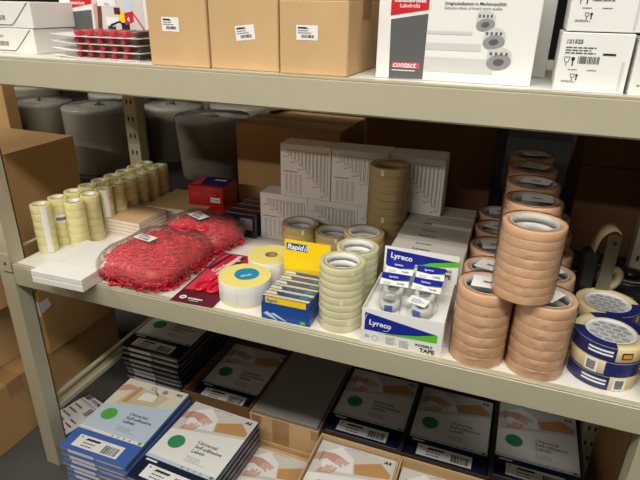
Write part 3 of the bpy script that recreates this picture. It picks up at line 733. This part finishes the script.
# ================================================================ rubber band bags
def rubber_bag(label, x, y, rz, L, Wd, H, seed, n=260, z0=ZM+.001, loops=((.03, .045), )):
    rn = random.Random(seed)
    t = thing('rubber_band_bag', label, 'bag', (x, y, z0), rz, 'plastic bags of red rubber bands')
    def shell(sx, sy, sz, rough, m, nm, z_off, seed2, nu=44, nv=22, pw=.55):
        r2 = random.Random(seed2); vs = []; fs = []
        ph = [(r2.uniform(4, 16), r2.uniform(4, 16), r2.uniform(0, 6)) for _ in range(9)]
        for j in range(nv+1):
            th = PI*j/nv-PI/2
            for i in range(nu):
                a = 2*PI*i/nu
                cx = math.copysign(abs(math.cos(a))**pw, math.cos(a)); cy = math.copysign(abs(math.sin(a))**pw, math.sin(a))
                rr = abs(math.cos(th))**.5
                w_ = sum(math.sin(p*cx*rr*1.6+q*cy*rr*1.6+f_) for p, q, f_ in ph)/9
                zz = math.sin(th)*sz*(1+rough*w_)
                vs.append((cx*rr*sx*(1+rough*.12*math.sin(7*a+seed2)), cy*rr*sy*(1+rough*.12*math.sin(5*a)), max(zz+sz+z_off, .0008 if z_off < .001 else .004)))
        for j in range(nv):
            for i in range(nu): k_ = (i+1) % nu; fs.append((j*nu+i, j*nu+k_, (j+1)*nu+k_, (j+1)*nu+i))
        return MB().add(vs, fs, m, True).build(nm, t)
    shell(L*.44, Wd*.42, H*.33, .3, RUBD, 'band_mass', .003, seed)
    mb = MB()
    for i in range(n):
        # bands lying close to the surface of the heap
        a = rn.uniform(0, 2*PI); q = rn.random()**.45
        px, py = math.copysign(abs(math.cos(a))**.6, math.cos(a))*q*L*.44, math.copysign(abs(math.sin(a))**.6, math.sin(a))*q*Wd*.43
        top = H*.80*max(.0, 1-q**4)**.5
        pz = max(.005, top-rn.uniform(0, .014)) if q < .82 else rn.uniform(.005, max(.009, top+.004))
        ang = rn.uniform(0, 2*PI); ln = rn.uniform(.010, .024); wd = rn.uniform(.003, .008); ph = rn.uniform(0, 6); am = rn.uniform(.001, .004)
        pts = []
        for s_ in range(14):
            b = 2*PI*s_/14; u, v = ln*math.cos(b), wd*math.sin(b)+am*math.sin(2*b+ph)*2
            X_, Y_ = px+u*math.cos(ang)-v*math.sin(ang), py+u*math.sin(ang)+v*math.cos(ang)
            X_ = max(-L*.475, min(L*.475, X_)); Y_ = max(-Wd*.47, min(Wd*.47, Y_))
            pts.append((X_, Y_, max(.003, pz+am*math.cos(3*b+ph))))
        mb.tube(pts, .0015, RUB, 5, closed=True)
    tag(mb.build('rubber_bands', t), kind='stuff')
    for lx, ly in loops:      # the larger loops pressed against the film
        mb = MB(); pts = [(lx+.020*math.cos(b), ly+.010*math.sin(b), H*.84+.002*math.sin(2*b)) for b in [2*PI*i/20 for i in range(20)]]
        mb.tube(pts, .0032, RUB, 8, closed=True); mb.build('thick_band', t)
    shell(L*.5, Wd*.5, H*.45, .16, BAG, 'plastic_bag', 0, seed+5)
    return t
t = rubber_bag('plastic bag of red rubber bands at the shelf front, nearest one', -.716, .888, -.05, .2, .235, .084, 3, 900, loops=((.01, .085),))
M = Matrix.Translation((-.012, -.012, .0795)) @ Matrix.Rotation(-.12, 4, 'Z')
small_label(t, M @ Matrix.Translation((-.03, -.012, 0)), .05, .026, 'barcode_label')
t = rubber_bag('plastic bag of red rubber bands behind the nearest bag, beside red boxes', -.700, 1.055, -.2, .20, .15, .080, 12, 600, z0=ZM+.001, loops=((.04, -.05),))
small_label(t, Matrix.Translation((-.03, -.02, .0765)) @ Matrix.Rotation(-.2, 4, 'Z'), .052, .03, 'barcode_label')

# scissors on card
t = thing('scissors_pack', 'dark red card with gardening scissors, lying beside the label roll', 'scissors pack', (-.568, .905, ZM+.0006), .06)
MB().box((-.05, -.122, 0), (.046, .12, .0012), MAROON).build('backing_card', t)
M = TOP(0, 0, .0012); mb = MB(); mb.poly([(-.046, -.085, .0002), (.042, -.085, .0002), (.042, .115, .0002), (-.046, .115, .0002)], PINK, M)
for q in range(6): mb.poly([(-.046+.015*q, .03-.01*q, .0004), (-.036+.015*q, .03-.01*q, .0004), (-.02+.012*q, .112, .0004), (-.03+.012*q, .112, .0004)], (MAROON, RED, LGREY, MAROON, RED, MAROON)[q], M)
mb.poly([(-.046, -.085, .0004), (.042, -.085, .0004), (.042, -.06, .0004), (-.046, -.07, .0004)], MAROON, M)
mb.build('printed_picture', t)
sc = MB()
for s_ in (-1, 1):
    sc.tube([(s_*.0145+.002+.0125*math.cos(a)*.9, -.052+.022*math.sin(a), .007) for a in [2*PI*i/20 for i in range(20)]], .0038, RUB, 8, closed=True)
    sc.tube([(s_*.0105, -.033, .007), (s_*.004, -.01, .006), (0, .0, .005)], .0042, RUB, 8)
sc.build('scissor_handle', t)
MB().add([(-.006, -.005, .004), (.006, -.005, .004), (.012, .04, .004), (.016, .09, .004), (.004, .045, .004), (-.006, -.005, .0062), (.006, -.005, .0062), (.012, .04, .0062), (.016, .09, .005), (.004, .045, .0062)], [(0, 4, 3, 2, 1), (5, 6, 7, 8, 9), (0, 1, 6, 5), (1, 2, 7, 6), (2, 3, 8, 7), (3, 4, 9, 8), (4, 0, 5, 9)], STEEL).build('blade', t)
text('Gardening', .019, WHITEC, t, M, (-.022, .018), .0006, .02, rot=1.2)
MB().disc(-.03, -.103, .0075, .0018, WHITEC, M=M).build('logo_disc', t); text('H', .010, MAROON, t, M, (-.0335, -.107), .0022, .03); rect(mb := MB(), -.019, -.105, .014, -.1, .0006, LGREY, M); rect(mb, -.014, -.111, .008, -.109, .0006, LGREY, M); mb.build('logo_line', t)

# ================================================================ masking tape rolls
def mask_roll(label, x, y, z0, ro, h, arcs, code, mark, topmost):
    a0 = math.atan2(-y, -x)+PI/2
    t = thing('masking_tape_roll', label, 'masking tape', (x, y, z0), a0, 'masking tape rolls in blue wrappers')
    MB().lathe([(.0385, .0005), (ro-.0012, .0005), (ro, .0018), (ro, h-.0018), (ro-.0012, h-.0004), (.0385, h-.0004)], MASK, 64, closed=True).build('tape_roll', t)
    MB().lathe([(.036, .0006), (.0383, .0006), (.0383, h-.0006), (.036, h-.0006)], COREW, 40, closed=True).build('core', t)
    F_ = -PI/2                      # the side facing the aisle
    wr = MB()
    for a, b in arcs: wr.patch(ro+.0006, F_+a, F_+b, .001, h-.001, SPLBLUE, 30); wr.sector(.039, ro+.0006, F_+a, F_+b, h+.0002, SPLBLUE, 30)
    wr.build('blue_wrapper', t)
    if code is not None:
        mb = MB(); mb.patch(ro+.0012, F_+code, F_+code+.36, .002, h-.002, PAPER, 8)
        for q in range(9): a = F_+code+.06+.24*q/9; mb.patch(ro+.0016, a, a+.016, .005, h-.005, INK, 1)
        mb.build('barcode_sticker', t)
    mb = MB()
    for r_ in (h*.62, h*.38): mb.patch(ro+.0012, F_+arcs[0][1]-.75, F_+arcs[0][1]-.08, r_, r_+h*.13, PAPER, 8)
    mb.build('printed_lines', t)
    mb = MB(); mb.patch(ro+.0012, F_+mark, F_+mark+.3, h*.3, h*.75, INK, 6); mb.patch(ro+.0015, F_+mark+.03, F_+mark+.27, h*.38, h*.66, GOLD, 6); mb.build('brand_mark', t)
    if topmost:
        mb = MB(); mb.disc(0, 0, .0375, h-.0045, mat('grey_insert', (196, 200, 204), .35), 40)
        rn = random.Random(1)
        for i in range(-3, 4):
            for j in range(-3, 4):
                cx, cy = i*.0155+(j % 2)*.0078, j*.012
                if cx*cx+cy*cy < .031**2:
                    mb.ribbon([(cx+.0055*math.cos(a), cy+.0036*math.sin(a)) for a in [2*PI*q/12 for q in range(12)]], .0012, GREY, h-.0040, Matrix.Identity(4)); rect(mb, cx-.0025, cy-.0006, cx+.0025, cy+.0008, h-.004, GREY)
        mb.build('printed_insert', t)
for k in range(3):
    mask_roll(['masking tape roll at the right front, bottom of three', 'masking tape roll at the right front, middle of three', 'masking tape roll at the right front, top of three'][k], .192, .860, ZM+k*.0268, .0545, .0265, [[(-1.1, .3)], [(.1, 1.9)], [(-1.35, .3), (1.8, 3.9)]][k], [.4, -.45, None][k], [-1.6, -1.4, .45][k], k == 2)
for k in range(3):
    mask_roll(['masking tape roll behind the front pile, bottom of three', 'masking tape roll behind the front pile, middle of three', 'masking tape roll behind the front pile, top of three'][k], .199, .972, ZM+k*.0250, .0530, .0247, [[(-.4, 1.5)], [(-1.6, -.2)], [(.05, 1.9)]][k], None, [-1, .6, -.35][k], k == 2)

# black reels and dispenser
for k, (x, y, n) in enumerate(((.158, 1.105, 3), (.250, 1.098, 3))):
    for q in range(n):
        t = thing('black_tape_roll', f"{['bottom', 'middle', 'top'][q]} black tape roll in the {['left', 'right'][k]} pile behind the masking tape", 'tape', (x, y, ZM+q*.026), .4*q, 'black tape rolls')
        MB().lathe([(.02, .0005), (.042, .0005), (.0435, .002), (.0435, .0235), (.042, .0252), (.02, .0252)], BLACKP, 48, closed=True).build('tape_roll', t)
        mb = MB(); mb.sector(.031, .035, 1.2, 5.2, .0258, PAPER, 20); mb.build('white_ring', t)
t = thing('tape_dispenser', 'black hand tape dispenser with cream tape looped over it, at the right', 'tape dispenser', (.1835, 1.03, ZM+.0005), .15)
MB().box((-.03, -.05, .0), (.038, .04, .012), BLACKP, c=.002).build('base', t)
MB().box((-.004, -.016, .012), (.020, -.011, .185), STEEL, c=.0015).build('metal_plate', t)
MB().disc(.010, -.0168, .003, 0, HOLE, M=Matrix.Identity(4)) 
mb = MB().lathe([(.001, 0), (.003, 0), (.003, .003), (.001, .003)], BLACKP, 16, Matrix.Translation((.009, -.016, .17)) @ Matrix.Rotation(PI/2, 4, 'X')); mb.build('rivet', t)
MB().box((-.036, -.014, .012), (-.008, .012, .15), BLACKP, c=.004).build('grip', t)
mb = MB(); vs = []; fs = []
path = [(-.022, .150), (-.0205, .162), (-.018, .173), (-.014, .183), (-.007, .191), (.001, .1955), (.008, .195), (.014, .190)]
for (px, pz) in path: vs += [(px, -.022, pz), (px, .012, pz+.002), (px+.0008, .012, pz+.0035), (px+.0008, -.022, pz+.0015)]
for i in range(len(path)-1):
    for a in range(4): fs.append((4*i+a, 4*i+(a+1) % 4, 4*i+4+(a+1) % 4, 4*i+4+a))
mb.add(vs, fs, MASK, True); mb.build('tape_loop', t)
mb = MB(); mb.lathe([(.014, -.010), (.024, -.010), (.024, .010), (.014, .010)], MASK, 32, Matrix.Translation((.028, .02, .085)) @ Matrix.Rotation(PI/2, 4, 'X') @ Matrix.Rotation(.5, 4, 'Y'), closed=True, smooth=True); mb.build('tape_roll', t)

# ================================================================ bottom: label packs and their cartons
PW, PL, PT = .208, .288, .0175
def cover_mesh(kind):
    mb = MB(); z = .0004; I = Matrix.Identity(4)
    dot = DOTL if kind == 'blue' else DOTG
    back = LBLUE if kind == 'blue' else WHITEC
    rect(mb, .002, .068, PW-.002, PL-.003, z, back)
    rect(mb, .002, .068, PW-.002, .078, z+.0002, LBLUE if kind != 'blue' else WHITEC)
    # photo print above the slanted line
    mb.poly([(.002, .172, z+.0002), (PW-.002, .213, z+.0002), (PW-.002, PL-.003, z+.0002), (.002, PL-.003, z+.0002)], mat('pale_photo_print', (214, 212, 208), .45) if kind != 'blue' else mat('cream_photo_print', (226, 220, 200), .45))
    if kind == 'blue':
        mb.poly([(.03, .179, z+.0004), (.15, .203, z+.0004), (.165, .25, z+.0004), (.05, .262, z+.0004)], BEIGE)
        mb.poly([(.045, .19, z+.0006), (.06, .193, z+.0006), (.07, .26, z+.0006), (.055, .261, z+.0006)], TAN)
        mb.poly([(.08, .212, z+.0006), (.13, .217, z+.0006), (.128, .245, z+.0006), (.085, .247, z+.0006)], WHITEC)
        mb.poly([(.004, .225, z+.0008), (.03, .235, z+.0008), (.05, .245, z+.0008), (.066, .243, z+.0008), (.064, .25, z+.0008), (.045, .258, z+.0008), (.02, .262, z+.0008), (.004, .25, z+.0008)], SKIN)
        mb.ribbon([(.1+.008*math.cos(a), .268+.006*math.sin(a)) for a in [2*PI*q/10 for q in range(10)]], .002, INK, z+.0008); mb.ribbon([(.108, .262), (.13, .245)], .003, INK, z+.0008, closed=False)
        mb.disc(.14, .265, .009, z+.0006, MGREY, 16)
    else:
        mb.poly([(.115, .205, z+.0004), (.2, .221, z+.0004), (.2, .236, z+.0004), (.168, .262, z+.0004), (.105, .235, z+.0004)], TAN)
        mb.poly([(.03, .19, z+.0004), (.11, .204, z+.0004), (.10, .25, z+.0004), (.06, .28, z+.0004), (.02, .25, z+.0004)], WHITEC)
        mb.poly([(.002, .215, z+.0006), (.022, .222, z+.0006), (.035, .229, z+.0006), (.052, .222, z+.0006), (.073, .216, z+.0006), (.078, .222, z+.0006), (.068, .232, z+.0006), (.088, .229, z+.0006), (.092, .236, z+.0006), (.07, .245, z+.0006), (.05, .252, z+.0006), (.025, .25, z+.0006), (.002, .24, z+.0006)], SKIN)
        for pts in ([(.06,.238),(.082,.236),(.093,.231)],[(.058,.232),(.078,.229),(.088,.224)],[(.055,.226),(.07,.221),(.078,.214)]): mb.ribbon(pts, .0075, SKIN2, z+.0008, closed=False)
        for pts in ([(.05,.19),(.062,.2),(.067,.21)],[(.042,.19),(.052,.203),(.055,.213)],[(.034,.188),(.042,.202),(.044,.21)]): mb.ribbon(pts, .0065, SKIN2, z+.0008, closed=False)
        mb.poly([(.02, .178, z+.0006), (.06, .187, z+.0006), (.068, .2, z+.0006), (.06, .207, z+.0006), (.054, .198, z+.0006), (.048, .208, z+.0006), (.04, .196, z+.0006), (.03, .2, z+.0006)], SKIN)
        mb.ribbon([(.1+.03*math.cos(a), .272+.008*math.sin(a)) for a in [.2+PI*.8*q/8 for q in range(9)]], .0015, MGREY, z+.0006, closed=False)
        mb.ribbon([(.018, .216), (.02, .25)], .003, INKG, z+.0008, closed=False)
    mb.disc(.046, .137, .0225, z+.0006, dot, 32)
    textlines(mb, .1, .093, .16, .112, 4, z+.0006, I, MGREY, .3)
    for q in range(4): mb.disc(.11+.018*q, .073, .003, z+.0006, MGREY, 10)
    rect(mb, PW-.018, .0695, PW-.008, .0775, z+.0008, dot)
    rect(mb, .012, .058, .045, .063, z, PAPER) if kind != 'blue' else textlines(mb, .006, .071, .05, .074, 1, z+.0004, I, MGREY)
    return mb.mesh('printed_cover')
COV = {k: cover_mesh(k) for k in ('blue', 'white')}
def sticker_mesh():
    mb = MB(); rect(mb, .03, .010, .17, .050, .0006, PAPER); I = Matrix.Identity(4)
    textlines(mb, .055, .016, .105, .046, 3, .0009, I, GREY, .35); rect(mb, .058, .038, .1, .043, .001, INK); barcode(mb, .118, .014, .162, .040, .0009, I, 20); mb.disc(.04, .043, .003, .0009, INKG, 8)
    return mb.mesh('barcode_sticker')
STK = sticker_mesh()
BM = {}
def pack(label, x, y, z0, kind, rz=0, group=None, full=True, sticker=True, side='dark', edge=True):
    body_m = {'blue': PBLUE, 'white': NAVY, 'dark': DARKP}[kind]
    t = thing('label_pack', label, 'label pack', (x, y, z0), rz, group)
    if body_m.name not in BM:
        mb = MB(); mb.box((0, 0, .0003), (PW, PL, PT-.0006), body_m, c=.0022)
        # page edges seen along the two sides and the front
        mb.box((.004, -.0006, .004), (PW-.004, .002, PT-.006), mat('pack_page_edge', (150, 152, 160), .5))
        mb.box((PW-.002, .006, .003), (PW+.0005, PL-.006, PT-.006), mat('grey_pack_edge', (104, 104, 110), .4, coat=.3))
        BM[body_m.name] = mb.mesh('sleeve')
        mb = MB(); M = FRONT(0, -.0008, 0); rect(mb, .03, .003, .11, PT-.004, .0004, PAPER, M); rect(mb, .12, .0045, .195, .009, .0004, LGREY, M)
        BM['e'+body_m.name] = mb.mesh('edge_label')
    link('sleeve', BM[body_m.name], t)
    if edge: link('edge_label', BM['e'+body_m.name], t)
    if full:
        c = link('printed_cover', COV['blue' if kind == 'blue' else 'white'], t, (0, 0, PT-.0006))
        M = TOP(0, 0, PT)
        text('Universal\nSelf-adhesive\nLabels', .0155, GREY, c, TOP(0, 0, 0), (.1, .152), .0016, .01)
        text('A4', .0155, INK, c, TOP(0, 0, 0), (PW-.032, PL-.024), .0016, .03)
        if sticker: link('barcode_sticker', STK, t, (0, 0, PT-.0006))
    return t
def topz(z): return z-PT
# front stacks: blue and navy
nb = 7; rn = random.Random(5)
names7 = ['bottom', 'sixth from the top', 'fifth from the top', 'fourth from the top', 'third from the top', 'second from the top', 'topmost']
for k in range(nb):
    pack(f'blue label pack in the front left stack, {names7[k]}' + (', green dot cover' if k == nb-1 else ''), -.982+rn.uniform(-.004, .004)*(k < nb-1), .748+rn.uniform(-.003, .004)*(k < nb-1), .0005+k*.0184, 'blue', .012, 'blue label packs in the front stack', full=k == nb-1)
for k in range(nb):
    pack(f'navy label pack in the second front stack, {names7[k]}' + (', white cover' if k == nb-1 else ''), -.758+rn.uniform(-.003, .003)*(k < nb-1), .732+rn.uniform(-.003, .003)*(k < nb-1), .0005+k*.0184, 'white', -.045, 'navy label packs beside the blue stack', full=k == nb-1)
nk = 11
nm11 = ['bottom', 'tenth', 'ninth', 'eighth', 'seventh', 'sixth', 'fifth', 'fourth', 'third', 'second', 'topmost']
for k in range(nk):
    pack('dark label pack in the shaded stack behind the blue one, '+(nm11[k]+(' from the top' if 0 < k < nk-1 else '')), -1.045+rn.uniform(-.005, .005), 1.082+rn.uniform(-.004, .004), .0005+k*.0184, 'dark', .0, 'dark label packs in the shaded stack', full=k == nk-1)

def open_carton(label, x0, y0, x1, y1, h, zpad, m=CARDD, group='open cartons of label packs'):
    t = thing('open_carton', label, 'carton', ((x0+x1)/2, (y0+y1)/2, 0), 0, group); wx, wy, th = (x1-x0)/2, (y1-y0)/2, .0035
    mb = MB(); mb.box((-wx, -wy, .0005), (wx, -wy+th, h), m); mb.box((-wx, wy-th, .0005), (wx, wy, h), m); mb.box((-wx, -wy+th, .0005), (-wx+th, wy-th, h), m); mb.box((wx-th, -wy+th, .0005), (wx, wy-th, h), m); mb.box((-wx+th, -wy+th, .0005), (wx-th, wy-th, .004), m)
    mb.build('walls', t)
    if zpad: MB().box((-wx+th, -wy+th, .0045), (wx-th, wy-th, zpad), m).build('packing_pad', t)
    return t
YA, YB = 1.045, 1.372
def cell(x0, x1, ztop, y0, y1, label, clabel, h, m=CARDD, full=True, py=None, kind='white', rz=0):
    open_carton(clabel, x0, y0, x1, y1, h, ztop-PT-.0008, m)
    px = (x0+x1)/2-PW/2
    if label: pack(label, px, (y0+.008) if py is None else py, ztop-PT, kind, rz, 'label packs in open cartons')
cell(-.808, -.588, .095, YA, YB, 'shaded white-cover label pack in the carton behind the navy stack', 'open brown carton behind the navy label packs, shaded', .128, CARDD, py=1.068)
# carton with the grey lidded stack
open_carton('light brown taped carton holding a plain grey sheet pad, centre', -.586, YA-.002, -.378, YB-.02, .118, .105, CARD)
t = thing('grey_sheet_pad', 'plain dark grey sheet lying in the taped carton, unprinted', 'sheet pad', (-.482, 1.205, .1055)); MB().box((-.097, -.152, 0), (.097, .135, .018), mat('charcoal_sheet', (150, 146, 142), .7), c=.001).build('sheet', t)
c_ = [o for o in bpy.data.objects if o.get('label', '').startswith('light brown taped carton')][0]
for a, b in (((-.515, YA-.0032, .03), (-.465, YA-.0022, .118)), ((-.578, YA-.0032, .09), (-.55, YA-.0022, .117)), ((-.4, YA-.0032, .085), (-.38, YA-.0022, .117))):
    o = MB().box(a, b, CTAPE).build('parcel_tape', c_); o.location = -c_.location
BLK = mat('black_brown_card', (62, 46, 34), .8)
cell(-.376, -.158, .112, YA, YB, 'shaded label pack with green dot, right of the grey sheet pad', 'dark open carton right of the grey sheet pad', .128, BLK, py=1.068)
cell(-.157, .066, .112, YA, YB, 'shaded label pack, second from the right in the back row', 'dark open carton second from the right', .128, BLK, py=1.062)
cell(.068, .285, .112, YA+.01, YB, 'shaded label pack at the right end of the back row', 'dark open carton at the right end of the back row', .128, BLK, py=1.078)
F0, F1 = .715, 1.041
cell(-.562, -.37, .0, F0, F1, None, 'light brown front carton with a low label pack inside', .034, CARD)
open_ = [o for o in bpy.data.objects if o.get('label', '').startswith('light brown front carton')][0]
MB().box((-.09, -.155, .0045), (.09, .155, .0225), CARD).build('packing_pad', open_)
pack('low label pack with white cover in the front carton, third column', -.5675+.002+.0, .722, .0232, 'white', -.01, 'label packs in open cartons')
cell(-.3675, -.151, .108, F0, F1, 'bright label pack with hands print, fourth column at the front', 'light brown front carton, fourth column', .122, CARD, py=.747)
cell(-.1495, .07, .108, F0, F1, 'bright label pack cut off at the bottom edge, fifth column', 'light brown front carton, fifth column', .122, CARD, py=.735)
cell(.0725, .25, .04, F0, F1, None, 'dark front carton below the rightmost packs', .1, BLK)
# tall brown carton at the far right
carton('brown carton behind the right post at the bottom', .32, 1.0, 0, .6, 1.38, .5, CARD2)
# shipping paper on the floor
t = thing('shipping_label_sheet', 'white shipping label sheet lying on the floor beside the post', 'paper sheet', (-1.135, .945, .004), -.3)
mb = MB(); vs = []; fs = []
for i in range(9):
    for j in range(2): vs.append((-.06+.12*j, -.08+.16*i/8, .004*abs(math.sin(i*.8))+.006*j))
for i in range(8): fs.append((2*i, 2*i+1, 2*i+3, 2*i+2))
mb.add(vs, fs, PAPER, True); mb.build('paper', t)
M = TOP(0, 0, .012); mb = MB(); barcode(mb, -.06, .055, -.02, .075, .0004, M, 16); barcode(mb, .02, .01, .04, .04, .0004, M, 8); textlines(mb, -.04, -.06, .0, .04, 5, .0004, M, GREY, .3); textlines(mb, .015, -.06, .05, -.01, 3, .0004, M, GREY, .3); rect(mb, -.058, .046, .05, .0475, .0004, INK, M); mb.build('printed_codes', t)
text('PY134D12', .014, INK, t, M, (-.01, .058), .0004, .02)
